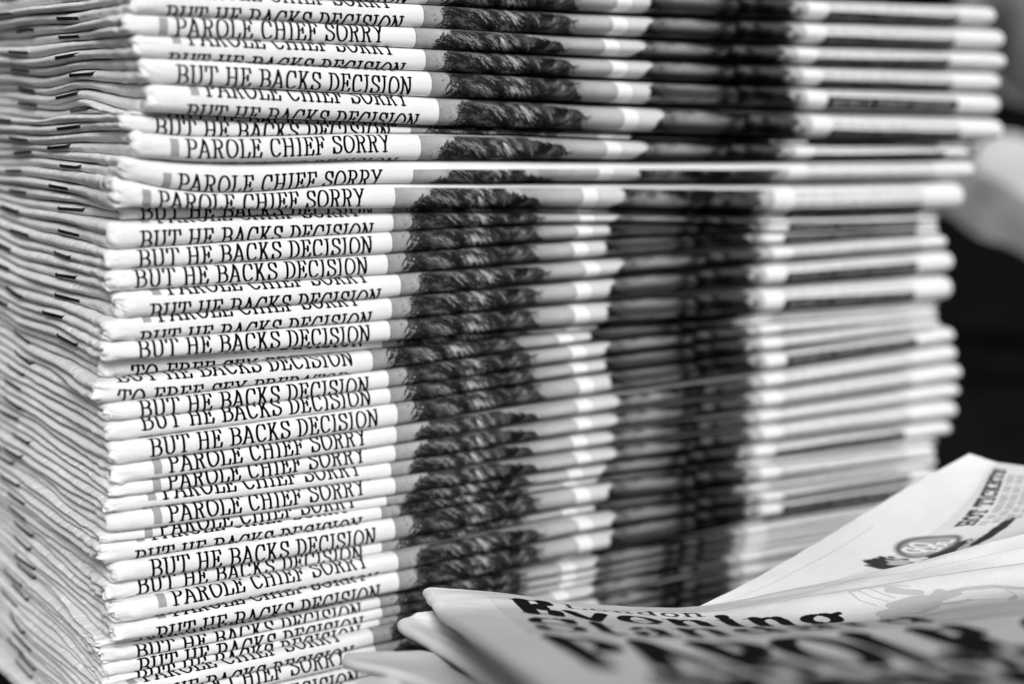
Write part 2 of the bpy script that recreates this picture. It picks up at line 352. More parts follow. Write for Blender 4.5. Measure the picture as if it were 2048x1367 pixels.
# ------------------------------------------------------------------ the tall stack
# one row per newspaper, top to bottom: key, seam below it in the photograph at x = 235, 300, 760, 1200, 1529, 1860,
# left corner x, picture edge x, right tip x, set-back of the fold (mm), print phase left / right (mm)
N_ = None
T = [
 # key   L     A     B     C     E     D     xl   xb    xt    yo   phL   phR
 ('0',   N_,  -17,    4,   25,   38,   50,  262, 858, 1995, -6.0, 7.6, -1.0),
 ('1',   N_,   29,   51,   72,   87,   98,  262, 850, 2014, -6.5, 6.0, -1.2),
 ('2',   N_,   71,   93,  114,  127,  138,  250, 832, 2015, -6.0, 2.3, -0.8),
 ('3',   N_,  115,  138,  157,  170,  181,  268, 852, 2006, -6.0, 5.3, -1.4),
 ('4',   N_,  167,  189,  208,  220,  230,  283, 864, 2004, -6.5, 7.9,  0.6),
 ('5',  221,  225,  246,  265,  276,  283,  298, 881, 2010, -6.5, 5.4, -1.5),
 ('6a', 224,  231,  252,  270,  281,  287,  236, 835, 1960,  0.5, 9.5,  0.0),
 ('6',  258,  266,  267,  273,  284,  290,  243, 821, 1960, -2.5, 8.2,  0.0),
 ('7',  309,  317,  321,  322,  322,  319,  268, 842, 1945, -4.5, 2.7, -0.5),
 ('8',  353,  370,  368,  366,  367,  363,  243, 827, 1955, -3.0, 0.4, -6.0),
 ('9',  414,  415,  417,  420,  430,  424,  225, 791, 1932, -2.5, 1.7, -3.2),
 ('10',  N_,  441,  426,  428,  437,  432,  245, 785, 1880,  3.5, 9.2,  1.5),
 ('11',  N_,  496,  466,  447,  449,  442,  218, 789, 1878,  0.0, 7.0, -3.0),
 ('12',  N_,  537,  509,  480,  466,  453,  215, 785, 1880,  0.0, 8.6,  1.0),
 ('13',  N_,  581,  552,  520,  494,  469,  217, 777, 1880,  0.3, 9.0,  0.6),
 ('14',  N_,  634,  598,  559,  529,  503,  235, 803, 1898, -0.5, 6.3, -1.8),
 ('15',  N_,  680,  644,  606,  577,  552,  212, 785, 1910,  0.0, 6.0,  0.3),
 ('16',  N_,  716,  682,  652,  630,  606,  207, 781, 1909, -0.5, 9.0, -0.2),
 ('17',  N_,  751,  699,  661,  637,  614,  205, 765, 1878,  4.5,12.4, -3.0),
 ('18',  N_,  799,  743,  685,  648,  622,  190, 746, 1875,  1.5,12.3, -3.0),
 ('19',  N_,  837,  780,  722,  676,  640,  212, 779, 1880,  0.5, 8.7, -3.0),
 ('20',  N_,  876,  813,  751,  708,  660,  215, 783, 1884,  0.0, 10.3, -1.4),
 ('21',  N_,  923,  858,  794,  748,  697,  222, 796, 1914, -0.5, 9.3,  1.0),
 ('22',  N_,  961,  895,  831,  784,  735,  226, 794, 1918,  0.0, 3.5, -3.0),
 ('23',  N_,  988,  930,  866,  823,  774,  218, 792, 1927,  0.3, 3.2, -1.4),
 ('24',  N_, 1019,  960,  899,  852,  807,  212, 784, 1924,  0.3, 4.6, -3.0),
 ('25',  N_, 1058,  996,  932,  889,  846,  216, 793, 1918, -0.3, 3.4, -1.6),
 ('26',  N_, 1077, 1016,  959,  922,  880,  203, 776, 1906,  1.0, 3.6,  0.5),
 ('27',  N_, 1116, 1042,  967,  930,  888,  200, 765, 1874,  0.8, 6.4, -1.0),
 ('28',  N_, 1158, 1086, 1011,  968,  918,  226, 792, 1874, -0.2, 8.6, -1.5),
 ('29',  N_, 1193, 1111, 1028,  985,  938,  208, 765, 1878,  2.0, 9.0, -2.0),
 ('30',  N_, 1240, 1152, 1066, 1008,  960,  225, 798, 1880, -0.8, 4.6,  0.5),
 ('31',  N_, 1269, 1187, 1103, 1036,  985,  228, 799, 1880, -0.6, 6.8,  1.0),
 ('32', 1292, 1283, 1192, 1111, 1047,  995,  197, 762, 1878,  4.5, 8.5,  1.0),
 ('33',  N_, 1311, 1217, 1137, 1068, 1016,  205, 762, 1880,  1.2, 8.6, -3.0),
 ('34',  N_, 1339, 1238, 1153, 1085, 1034,  208, 765, 1880,  1.8, 7.5, -3.0),
 ('35',  N_, 1356, 1256, 1166, 1098, 1048,  208, 760, 1880,  2.3, 7.5, -3.0),
 ('36',  N_, 1393, 1290, 1195, 1124, 1072,  212, 747, 1880,  0.0, 6.4, -3.0),
 ('37',  N_, 1428, 1325, 1228, 1155, 1100,  212, 755, 1880,  0.0, 3.8, -3.0),
]
TOP = (N_, -62, -42, -22, -8, 5)
TABLE_Z = -161.5
XC = [235, 300, 760, 1200, 1529, 1860]
XS = np.concatenate([[-14], np.linspace(-10, 10, 11), np.linspace(13, 290, 60), [310]])
def seam_curve(row, Y):
    pts = []
    for x, y in zip(XC, row):
        if y is None: continue
        p = on_y(x, y, Y); pts.append((p[0], p[2]))
    pts = np.array(pts)
    # piecewise cubic through the readings, straight beyond them
    x, z = pts[:, 0], pts[:, 1]
    m = np.gradient(z, x)
    def ev(q):
        q = np.asarray(q, float); k = np.clip(np.searchsorted(x, q) - 1, 0, len(x) - 2)
        h = x[k + 1] - x[k]; t = (q - x[k]) / h; tc = np.clip(t, 0, 1)
        r = (2 * tc ** 3 - 3 * tc ** 2 + 1) * z[k] + (tc ** 3 - 2 * tc ** 2 + tc) * h * m[k] + (-2 * tc ** 3 + 3 * tc ** 2) * z[k + 1] + (tc ** 3 - tc ** 2) * h * m[k + 1]
        r = np.where(t < 0, z[0] + (q - x[0]) * (z[1] - z[0]) / (x[1] - x[0]), r)
        return np.where(t > 1, z[-1] + (q - x[-1]) * m[-1], r)
    return ev
rows = [dict(key=r[0], seam=r[1:7], xl=r[7], xb=r[8], xt=r[9], yo=r[10], phL=r[11], phR=r[12]) for r in T]
yo = [r['yo'] for r in rows]
XG = np.linspace(-14, 310, 163)
seams = [seam_curve(TOP, yo[0])(XG)]
for k, r in enumerate(rows):
    Y = yo[k] if k == len(rows) - 1 else (yo[k] + yo[k + 1]) / 2
    seams.append(seam_curve(r['seam'], Y)(XG))
# the rest of the stack below the picture, down to the table
last = seams[-1]
lowest = last.min() ; n_more = 5
levels = np.linspace(0, 1, n_more + 1)[1:]
for q, lv in enumerate(levels):
    seams.append(last * (1 - lv) + TABLE_Z * lv)
    rows.append(dict(key='b%d' % q, xl=212 + [4, -6, 3, -2, 0][q % 5], xb=755 + q, xt=1880, yo=[.5, 0, 1, 0, .3][q % 5], phL=[8, 5, 3, 9, 6][q % 5], phR=-2))
seams = np.array(seams)
for k in range(1, len(seams)):                      # a newspaper is never thinner than this
    seams[k] = np.minimum(seams[k], seams[k - 1] - .75)
seams[-1] = TABLE_Z; 
for k in range(len(seams) - 2, 0, -1): seams[k] = np.maximum(seams[k], seams[k + 1] + .75)
# deep inside the stack the thicknesses even out
kk = np.arange(len(seams)); Wt = np.exp(-((kk[:, None] - kk[None]) / 2.2) ** 2 / 2)
pad = np.concatenate([seams[:1] + (seams[0] - seams[1]) * 0, seams, seams[-1:]]) 
lin = (seams[0][None] * (len(seams) - 1 - kk)[:, None] + seams[-1][None] * kk[:, None]) / (len(seams) - 1)
resid = seams - lin
deep = lin + (Wt @ resid) / Wt.sum(1)[:, None]
deep[0] = seams[0]; deep[-1] = seams[-1]
def interp_rows(R, X): return np.interp(X, XG, R)
def seam_at(k, X, Y):
    """height of seam k at X (1-D) and Y (1-D) -> (len X, len Y)"""
    f = interp_rows(seams[k], X)[:, None]; d = interp_rows(deep[k], X)[:, None]
    s = sstep(2, 45, Y)[None]
    wob = (vnoise(Y * 1.0, np.full_like(Y, k * 1.0), 38, 4.2, 51) - .5) * 2.6 * sstep(3, 40, Y) + (vnoise(Y * 1.0, np.full_like(Y, k * 7.0), 15, 1, 52) - .5) * .5 * sstep(3, 20, Y)
    if k == len(seams) - 1: wob = wob * 0
    if k == len(seams) - 2: wob = wob * .4
    return f * (1 - s) + d * s + wob[None]

YB = 186.0
def y_samples(y0):
    a = np.linspace(0, 1, 44)[1:]
    return y0 + (YB - y0) * a ** 1.75
STAPLE_NEAR, STAPLE_FAR = 34.0, 80.0

staple_me = None
def make_staple(parent, P, tdir, nrm, length, dark):
    """a flat wire staple: crown and two short bent legs, laid along tdir, facing nrm"""
    global staple_me
    if staple_me is None:
        import bmesh
        bm = bmesh.new()
        path = [(-7.6, -1.1), (-7.7, -.2), (-7.2, .18), (-6.4, .22), (6.4, .22), (7.2, .18), (7.7, -.2), (7.6, -1.1)]
        ring = []
        for k, (a, h) in enumerate(path):
            p0 = path[max(k - 1, 0)]; p1 = path[min(k + 1, len(path) - 1)]
            t = Vector((p1[0] - p0[0], p1[1] - p0[1])).normalized(); n = Vector((-t.y, t.x))
            rs = []
            for c, s in ((-.27, -.14), (.27, -.14), (.3, .0), (.27, .14), (-.27, .14), (-.3, .0)):
                rs.append(bm.verts.new(((a + n.x * s) * MM, c * 1.35 * MM, (h + n.y * s) * MM)))
            ring.append(rs)
        for a, b in zip(ring[:-1], ring[1:]):
            for i in range(6): bm.faces.new((a[i], a[(i + 1) % 6], b[(i + 1) % 6], b[i]))
        bm.faces.new(ring[0]); bm.faces.new(ring[-1][::-1])
        staple_me = bpy.data.meshes.new('staple'); bm.to_mesh(staple_me); bm.free(); staple_me.materials.append(M_STAPLE)
    o = bpy.data.objects.new('staple', staple_me); COL.objects.link(o); o.parent = parent
    t = Vector(tdir).normalized(); n = Vector(nrm); n = (n - t * n.dot(t)).normalized(); c = n.cross(t)
    M = Matrix(((t.x, c.x, n.x, P[0] * MM), (t.y, c.y, n.y, P[1] * MM), (t.z, c.z, n.z, P[2] * MM), (0, 0, 0, 1)))
    o.matrix_local = M
    return o

XL = np.array([r['xl'] for r in rows], float); XLM = np.array([np.median(XL[max(0, q - 3):q + 4]) for q in range(len(XL))])
CR = np.random.default_rng(77).uniform(.35, 1.15, len(rows))
for q, r_ in enumerate(rows):
    if r_['key'] in ('6a', '9', '16', '17', '18', '22', '27', '29', '31', '32', '30', '33'): CR[q] = 1.5
def stack_paper(k, r, label):
    y0 = r['yo']; rs = np.random.default_rng(100 + k)
    zl = (np.interp(5, XG, seams[k]) + np.interp(5, XG, seams[k + 1])) / 2
    def x_of(px, Y):       # X where the column px meets the fold plane at this paper's height
        X = 0.
        for _ in range(6):
            z = (np.interp(X, XG, seams[k]) + np.interp(X, XG, seams[k + 1])) / 2
            yy = proj((X, Y, z))[1]; X = on_y(px, yy, Y)[0]
        return X
    xl, xb, xt = x_of(r['xl'], y0), x_of(r['xb'], y0), x_of(r['xt'], y0)
    # front-right tips are round: the paper ends a little after the plane crossing
    th = np.linspace(0, 1, 9)
    rc = 1.9
    capx = rc * (1 - np.cos(th * math.pi / 2)); capf = np.sin(th * math.pi / 2)
    midx = np.concatenate([np.linspace(rc, 14, 9)[1:], np.linspace(14, xt - xl - rc, 58)[1:]])
    dx = np.concatenate([capx, midx, (xt - xl) - capx[::-1][1:]])
    cf = np.concatenate([capf, np.ones(len(midx)), capf[::-1][1:]]); cf = np.maximum(cf, .02)
    X = xl + dx
    nu = len(X)
    # ---- outer curve: back-top -> nose -> back-bottom
    zt, zb = seam_at(k, X, np.array([0.]))[:, 0], seam_at(k + 1, X, np.array([0.]))[:, 0]
    t = zt - zb; zc = (zt + zb) / 2
    sX = sstep(70, 130, X)
    a = np.clip(t * (.52 + .43 * sX), .9, 4.6)
    rec = rs.normal(0, .15)
    n = 2.25
    ph = np.linspace(-90, 90, 25)[1:-1]; ph = np.radians(ph)[::-1]      # top to bottom
    nn = (2.45 - .4 * sX)[:, None]
    cy = np.abs(np.cos(ph))[None] ** (2 / nn); sz = np.sign(np.sin(ph))[None] * np.abs(np.sin(ph))[None] ** (2 / nn)
    wave = (vnoise(X, np.full_like(X, k * 5.), 22, 1, 61) - .5) * .5 + (vnoise(X, np.full_like(X, k * 5.), 60, 1, 62) - .5) * .9
    ynose = y0 + wave + .6 * np.exp(-dx / 3.)
    Yc = (ynose + a)[:, None]
    No = np.stack([np.broadcast_to(X[:, None], (nu, len(ph))), Yc - a[:, None] * cy, zc[:, None] + t[:, None] / 2 * sz * (.985 - .17 * sX[:, None])], -1)
    Ni = np.stack([np.broadcast_to(X[:, None], (nu, len(ph))), Yc - .15 * cy, zc[:, None] + .05 * sz], -1)
    ys = y_samples(y0 + 5.6)
    ZT, ZB = seam_at(k, X, ys), seam_at(k + 1, X, ys)
    slit = (vnoise(ys, np.full_like(ys, k * 3.), 26, 1, 63)) * .55 * sstep(4, 30, ys) + .06
    split = .5 + (vnoise(ys, np.full_like(ys, k * 3. + 1), 40, 1, 64) - .5) * .22 * sstep(5, 40, ys)
    ZM = ZB + (ZT - ZB) * split[None]
    gap = .03 + .10 * vnoise(ys, np.full_like(ys, k * 9.), 18, 1, 65) * sstep(3, 20, ys)
    gap = gap[None] + (.082 * t * sX)[:, None] * (1 - sstep(15, 70, ys))[None]
    def arm(Z, Y): return np.stack([np.broadcast_to(X[:, None], Z.shape), np.broadcast_to(Y[None], Z.shape), Z], -1)
    TO, TI = arm(ZT - gap, ys), arm(ZM + slit[None] / 2, ys)
    BO, BI = arm(ZB + gap, ys), arm(ZM - slit[None] / 2, ys)
    outer = np.concatenate([TO[:, ::-1], No, BO], 1); inner = np.concatenate([TI[:, ::-1], Ni, BI], 1)
    mid = (outer + inner) / 2; hf = (outer - inner) / 2
    arcY = outer[:, :, 1]
    # spines run a little crooked and each half-edge has its own wobble
    yy = arcY[0]; side = np.concatenate([np.zeros(len(ys)), np.linspace(0, 1, len(ph)), np.ones(len(ys))])
    yaw = rs.normal(0, .008)
    sh = yaw * yy + (vnoise(yy, side * 2 + k * 11., 30, 1, 71) - .5) * 1.5 * sstep(2, 25, yy) + (vnoise(yy, side * 2 + k * 13., 6, 1, 72) - .5) * .5 * sstep(1, 12, yy)
    sh = sh + (XLM[k] - r['xl']) / 8.9 * .8 * sstep(6, 45, yy)
    fall = np.exp(-dx / 30.)[:, None]
    def finish(cfv, sgn):
        P = mid + sgn * hf * cfv[:, None, None]
        P[..., 0] = P[..., 0] + sh[None] * fall
        # crumple near the spine and soft unevenness elsewhere
        cr = np.exp(-dx / 7.)[:, None] * np.exp(-np.maximum(yy - 2, 0) / 22.)[None]
        A, B = np.broadcast_to(X[:, None], P.shape[:2]), np.broadcast_to(np.concatenate([-yy[:len(ys)], np.linspace(-4, 4, len(ph)), yy[-len(ys):]])[None], P.shape[:2])
        nz = (vnoise(A + k * 17, B, 2.3, 2.6, 81 + k) - .5) * .75 * cr + (vnoise(A, B + k * 31, 9, 7, 82) - .5) * .22
        cc = np.exp(-dx / 4.5)[:, None] * np.exp(-np.abs(B) / 9.)
        rg = 1 - 2 * np.abs(vnoise(A * 1. + k * 7 + B * .5, B + k * 3, 3.0, 2.2, 600 + k) - .5); rg2 = 1 - 2 * np.abs(vnoise(A - B * .6 + k * 5, B * 1., 1.7, 3.4, 640 + k) - .5)
        P[..., 0] += (rg - .6) * 1.3 * cc * CR[k]; P[..., 1] += (rg2 - .7) * 1.0 * cc * CR[k] * (np.abs(B) < 12)
        nz = nz + (rg * rg2 - .45) * 1.1 * cc * CR[k]
        nz2 = (vnoise(A + k * 17, B, 1.1, 1.4, 181 + k) - .5) * .3 * cr
        P[..., 2] += (nz + nz2) * .8; P[..., 1] += (nz - nz2) * .5 * (np.abs(B) < 6)
        return P
    PO, PI = finish(cf, 1), finish(cf, -1)
    # print coordinates
    seg = np.linalg.norm(np.diff(PO[:, :, 1:], axis=1), axis=2)
    s = np.concatenate([np.zeros((nu, 1)), np.cumsum(seg, 1)], 1)
    nose_i = len(ys) + len(ph) // 2
    s = s - s[nu // 2][nose_i] if False else s - s[:, nose_i][:, None]
    sm = np.median(s[9:-9], axis=0)[None]; s[:9] = sm; s[-9:] = sm           # no print distortion in the round ends
    u = (X - xb) + 74.0
    phs = r['phL'] + ((7 + r['phR']) - r['phL']) * (u - 30) / 215.
    v = s + phs[:, None]
    UV = np.stack([np.broadcast_to(((u - PAGE.u0) / (PAGE.u1 - PAGE.u0))[:, None], v.shape), 1 - (v - PAGE.v0) / (PAGE.v1 - PAGE.v0)], -1)
    SP = np.stack([np.broadcast_to((yy + 37 * k + 50 * side)[None], v.shape), np.broadcast_to(dx[:, None], v.shape) * 30], -1)
    FS = np.broadcast_to(dx[:, None], v.shape)
    UVI = np.full(UV.shape, .0); UVI[..., 1] = 1.0
    o0 = np.array((xl, y0, float(zc[0])))
    root = empty('newspaper', o0)
    tag(root, label, 'newspaper', 'newspapers in the tall stack')
    # joins: spine edge, right edge and the loose back edges
    e1 = np.stack([PI[0], PO[0]], 0); e2 = np.stack([PO[-1], PI[-1]], 0)
    bk1 = np.stack([PO[:, 0], PI[:, 0]], 0); bk2 = np.stack([PI[:, -1], PO[:, -1]], 0)
    z2 = lambda P: np.dstack([np.zeros(P.shape[:2]), np.ones(P.shape[:2])])
    f9 = lambda P: np.full(P.shape[:2], 9.)
    grid_mesh('folded_sheets', [PO, PI[:, ::-1], e1, e2, bk1, bk2], M_NEWS, root, o0,
              [UV, UVI, z2(e1), z2(e2), z2(bk1), z2(bk2)], [SP, np.zeros_like(SP), z2(e1), z2(e2), z2(bk1), z2(bk2)],
              [FS, np.full(v.shape, 9.), f9(e1), f9(e2), f9(bk1), f9(bk2)])
    # two staples through the spine, one in each half
    low = k > 17
    for half, yst in ((1, STAPLE_NEAR + (38 if low else 0)), (0, STAPLE_FAR + (28 if low else 0))):
        yst += rs.normal(0, 4.5)
        idx = (len(ys) + len(ph) + np.searchsorted(ys, yst)) if half else (len(ys) - 1 - np.searchsorted(ys, yst))
        e = PO[0, idx] * .5 + PI[0, idx] * .5
        e2_ = PO[0, idx + (1 if half else -1)] * .5 + PI[0, idx + (1 if half else -1)] * .5
        td = e2_ - e
        f_ = (yst - e[1]) / (td[1] if abs(td[1]) > 1e-6 else 1)
        make_staple(root, e + td * f_ - o0 + np.array((-.12, 0, 0)), td, (-1, 0, -.25 if half else .15), 16, 1)
    return root

HEAD = {'0': 'cut off by the top of the picture, topmost of the tall stack',
 '1': 'second from the top, one headline line cut at each edge of its fold',
 '2': 'third from the top, whole PAROLE CHIEF SORRY line and top rule of picture',
 '3': 'fourth from the top, feet of PAROLE CHIEF SORRY above squashed lower line',
 '4': 'whole BUT HE BACKS DECISION line, right above the thickest one',
 '5': 'thickest one near the top, its left corner set in farthest right',
 '6a': 'tucked under the corner set in farthest right, crumpled left end showing',
 '6': 'thin and shaded in the upper stack, BUT HE BACKS DECISION cut below',
 '7': 'whole PAROLE CHIEF SORRY line, right under the thin shaded one near the top',
 '8': 'with broad blank white strip above PAROLE CHIEF SORRY and above the pictures',
 '9': 'drooping at its left corner, overhanging a very thin one in deep shade',
 '10': 'very thin, in deep shade under the one drooping at its left corner',
 '11': 'just below the very thin shaded one, BUT HE BACKS DECISION low on fold',
 '12': 'middle one of three alike reading BUT HE BACKS DECISION in mid stack',
 '13': 'lowest of three alike reading BUT HE BACKS DECISION in mid stack',
 '14': 'in mid stack with corner set in, feet of PAROLE over slanting BUT HE',
 '15': 'in mid stack right under the one with corner set in, grey block above',
 '16': 'whole BUT HE BACKS DECISION line, overhanging the dark gap in mid stack',
 '17': 'narrow in the dark gap of mid stack, rumpled corner reading TO FREE',
 '18': 'reading TO FREE SEX PREDATOR along the lower edge of its fold',
 '19': 'whole BUT HE BACKS DECISION line, right beneath the TO FREE SEX PREDATOR line',
 '20': 'BUT HE BACKS DECISION touching its top edge, trace of TO FREE below',
 '21': 'thick, whole BUT HE BACKS DECISION line just above five PAROLE CHIEF SORRY lines',
 '22': 'uppermost of five PAROLE CHIEF SORRY lines with grey blocks, lower stack',
 '23': 'second of five PAROLE CHIEF SORRY lines with grey blocks, lower stack',
 '24': 'third of five PAROLE CHIEF SORRY lines, tops of its letters hidden',
 '25': 'fourth and fullest of five PAROLE CHIEF SORRY lines with grey blocks',
 '26': 'narrow, lowest of five PAROLE CHIEF SORRY lines, squeezed against its top edge',
 '27': 'round crumpled corner jutting left above the corner set in, lower stack',
 '28': 'corner set in between two that jut left, whole BUT HE BACKS DECISION line',
 '29': 'pinched curled corner jutting left, under the corner set in, lower stack',
 '30': 'bulging smudged corner, small grey block and PAROLE CHIEF SORRY, lower stack',
 '31': 'right below the bulging smudged corner, shaded slanting BUT HE BACKS DECISION',
 '32': 'crumpled corner jutting farthest left near the bottom, front hidden in shade',
 '33': 'right below the crumpled corner jutting farthest left, whole BUT HE BACKS DECISION',
 '34': 'thin and slightly blurred near the bottom left, with a pinched corner',
 '35': 'thinnest of the blurred ones near the bottom left of the picture',
 '36': 'thick blurred one at the bottom left, BUT HE BACKS DECISION cut off',
 '37': 'cut by the bottom of the picture, blurred PAROLE CHIEF SORRY line',
 'b0': 'fifth from the bottom of the stack, blurred spine at lower left',
 'b1': 'fourth from the bottom of the stack, blurred spine at lower left',
 'b2': 'third from the bottom of the stack, blurred spine at lower left',
 'b3': 'second from the bottom of the stack, blurred spine at lower left',
 'b4': 'lowest of the stack, lying on the dark table at lower left'}
for k, r in enumerate(rows):
    lab = 'folded newspaper, ' + HEAD[r['key']]
    stack_paper(k, r, lab)

# ------------------------------------------------------------------ table and background
M_TABLE = plain('dark_table', .006, .9, .4, 40, spec=.05)
t_ = box_mesh('table', (-700, -500, TABLE_Z - 25), (900, 900, TABLE_Z - .15), M_TABLE, 3)
tag(t_, kind='structure')

def plan(lat, dep, z):            # point at camera-plane coordinates, height z
    p = CAM + lat * RT + dep * FH; p = p.copy(); p[2] = z; return p
# added dark backdrop far behind the stack, blocks sky view and light from behind
M_BACKDROP = plain('dark_backdrop', .004, .95, .8, 1.2, spec=.02)
c0 = CAM + 1900 * FH
import bmesh
bm = bmesh.new(); bmesh.ops.create_cube(bm, size=1)
me = bpy.data.meshes.new('added_backdrop')
for v in bm.verts:
    p = c0 + RT * (v.co.x * 5200) + FH * (v.co.y * 60) + ZV * (v.co.z * 2600 + 500)
    v.co = Vector(p * MM)
bm.to_mesh(me); bm.free(); me.materials.append(M_BACKDROP)
o = bpy.data.objects.new('added_backdrop', me); COL.objects.link(o); tag(o, kind='structure')

# ------------------------------------------------------------------ loose newspapers in front, lower right
def crom(P, n, ax):
    """Catmull-Rom resample of array P along axis ax to n samples"""
    P = np.moveaxis(P, ax, 0); m = P.shape[0]
    t = np.linspace(0, m - 1, n); k = np.clip(t.astype(int), 0, m - 2); f = (t - k).reshape((-1,) + (1,) * (P.ndim - 1))
    ext = np.concatenate([2 * P[:1] - P[1:2], P, 2 * P[-1:] - P[-2:-1]])
    p0, p1, p2, p3 = ext[k], ext[k + 1], ext[k + 2], ext[k + 3]
    r = .5 * (2 * p1 + (p2 - p0) * f + (2 * p0 - 5 * p1 + 4 * p2 - p3) * f ** 2 + (3 * p1 - p0 - 3 * p2 + p3) * f ** 3)
    return np.moveaxis(r, 0, ax)
def loose_paper(name, label, ctrl, mat, thick, uv_us=None, uv_vs=None, sheet=None, nu=90, nv=60, seed=0, group=None, world=False, crum=.5, layers=0):
    """ctrl[row][col] = photograph point + depth; columns run along the page, rows towards the viewer"""
    C = np.array([[p if world else at_depth(*p) for p in row] for row in ctrl], float)
    C = C.transpose(1, 0, 2)                                 # (cols, rows, 3)
    P = crom(crom(C, nu, 0), nv, 1)
    A, B = np.meshgrid(np.linspace(0, 1, nu), np.linspace(0, 1, nv), indexing='ij')
    L = np.linalg.norm(C[-1, 0] - C[0, 0]); H = np.linalg.norm(C[0, -1] - C[0, 0])
    P[..., 2] += (vnoise(A * L + seed, B * H, 14, 16, 200 + seed) - .5) * 1.0 * crum + (vnoise(A * L, B * H + seed, 4, 5, 300 + seed) - .5) * .25 * crum
    # rounded folded edge on the left, then the underside
    th = np.linspace(0, math.pi, 9)[1:-1]
    h = thick / 2
    e = P[0]; d = e - P[1]; d[:, 2] = 0; d /= np.linalg.norm(d, axis=1)[:, None]
    th_var = h * (1 + .25 * (vnoise(np.linspace(0, H, nv), np.zeros(nv) + seed, 12, 1, 400 + seed) - .5))
    ring = np.stack([e + d * (np.sin(a) * th_var[:, None] * 1.3) - ZV * ((1 - math.cos(a)) * th_var[:, None]) for a in th[::-1]], 0)
    under = P.copy(); under[..., 2] -= 2 * th_var[None]
    full = np.concatenate([under[::-1][: -1][:], under[:1], ring, P], 0)
    if uv_us is not None:
        us = crom(np.array(uv_us, float), nu, 0); vs = crom(np.array(uv_vs, float), nv, 0)
        Uc, Vc = np.meshgrid(us, vs, indexing='ij')
        uv = np.stack([(Uc - sheet.u0) / (sheet.u1 - sheet.u0), 1 - (Vc - sheet.v0) / (sheet.v1 - sheet.v0)], -1)
        pre = full.shape[0] - nu
        uvf = np.concatenate([np.zeros((pre, nv, 2)) + [0, 1], uv], 0)
    else: uvf = np.zeros(full.shape[:2] + (2,))
    org = full.reshape(-1, 3).mean(0)
    z2 = lambda Q: np.dstack([np.zeros(Q.shape[:2]), np.ones(Q.shape[:2])])
    bot = under
    e0 = np.stack([under[:, 0], P[:, 0]], 1); e1 = np.stack([P[:, -1], under[:, -1]], 1); e2 = np.stack([P[-1], under[-1]], 0)
    gs = [full, e0, e1, e2]
    root = empty('newspaper', org); tag(root, label, 'newspaper', group)
    grid_mesh(name, gs, mat, root, org, [uvf] + [z2(g) for g in gs[1:]], [np.zeros(full.shape[:2] + (2,))] + [z2(g) for g in gs[1:]],
              [np.full(g.shape[:2], 9.) for g in gs])
    if layers:                                              # edges of the inner sheets peeping out under the top one
        for q in range(layers):
            off = d[:, None] if False else 0
            Q = np.stack([P[:, 0] + ZV * (-.5 - .55 * q) - (P[:, 1] - P[:, 0]) / np.linalg.norm(P[:, 1] - P[:, 0], axis=1)[:, None] * (.5 + .5 * q + .5 * vnoise(np.linspace(0, L, nu), np.zeros(nu) + q, 25, 1, 500 + q))[:, None] , P[:, 3] + ZV * (-.5 - .55 * q)], 1)
            grid_mesh('inner_sheet', [Q], M_PLAIN, root, org)
    return root

def masthead_page():
    P = Sheet(-2, 182, -2, 124, 9)
    U, V = P.grid()
    P.a[:] = .98 - .02 * sstep(.45, .8, vnoise(U, V, 9, 5, 31))
    pan = (U > 12) & (V > 9) & (V < 44)
    P.a[pan] = .86
    P.a += rng.normal(0, .018, P.a.shape).astype(np.float32)
    P.rect(12, 182, 8.9, 9.15, .3); P.rect(62, 182, 3.9, 4.05, .55)
    # winged archer emblem, pale grey
    g = .60
    for pts, w in (([(101, 22), (106, 21), (113, 20)], 4.6), ([(104, 18), (110, 17), (116, 19)], 2.6), ([(103, 24), (108, 25), (112, 23)], 2.4), ([(112, 20), (117, 19), (120, 18)], 1.8),
                   ([(113, 22), (118, 22.5), (121, 22)], 1.5), ([(114, 18), (118, 17), (123, 16.4), (129, 17), (135, 19.5)], 1.7), ([(102, 25), (103, 29), (106, 33)], 3.0), ([(100, 24), (98, 29), (99, 34)], 2.4),
                   ([(121, 22), (126, 24), (130, 25)], .5), ([(130, 25), (132, 22), (131, 19)], .5), ([(129.4, 25.4), (131, 23.6)], 1.8), ([(106, 12), (109, 13.5), (112, 15)], 2.4), ([(115, 17.5), (116.5, 16)], 2.6),
                   ([(97, 10), (98, 14), (101, 17)], .5), ([(99, 9.6), (101, 13), (104, 16)], .45), ([(102, 9.6), (104, 13), (106, 15)], .45), ([(105, 9.8), (108, 11.5), (111, 14.4)], .5), ([(97, 10), (101, 9.4), (107, 10), (111, 12)], .45)):
        P.stroke(pts, w, w, g)
    # masthead
    P.text('E', 17, 26.5, 10, 14, .27, .06, .015)
    P.text('London', 29, 62, 10.2, 4.4, .24, .1, .05)
    P.text('vening', 27.5, 92, 15, 12, .26, .05, .015)
    P.text('Standard', 16, 103, 29.5, 12, .25, .05, .015)
    P.rect(12, 182, 44, 45.2, .3)
    P.text('PAROLE CHIEF', 13, 184, 50, 24, .24, .05, .01)
    P.text('SORRY BUT HE', 22, 184, 80, 26, .24, .05, .01)
    return P
MH = masthead_page()
M_MAST = newsprint('masthead_newsprint', MH.image('masthead_print'), .80, creases=False)
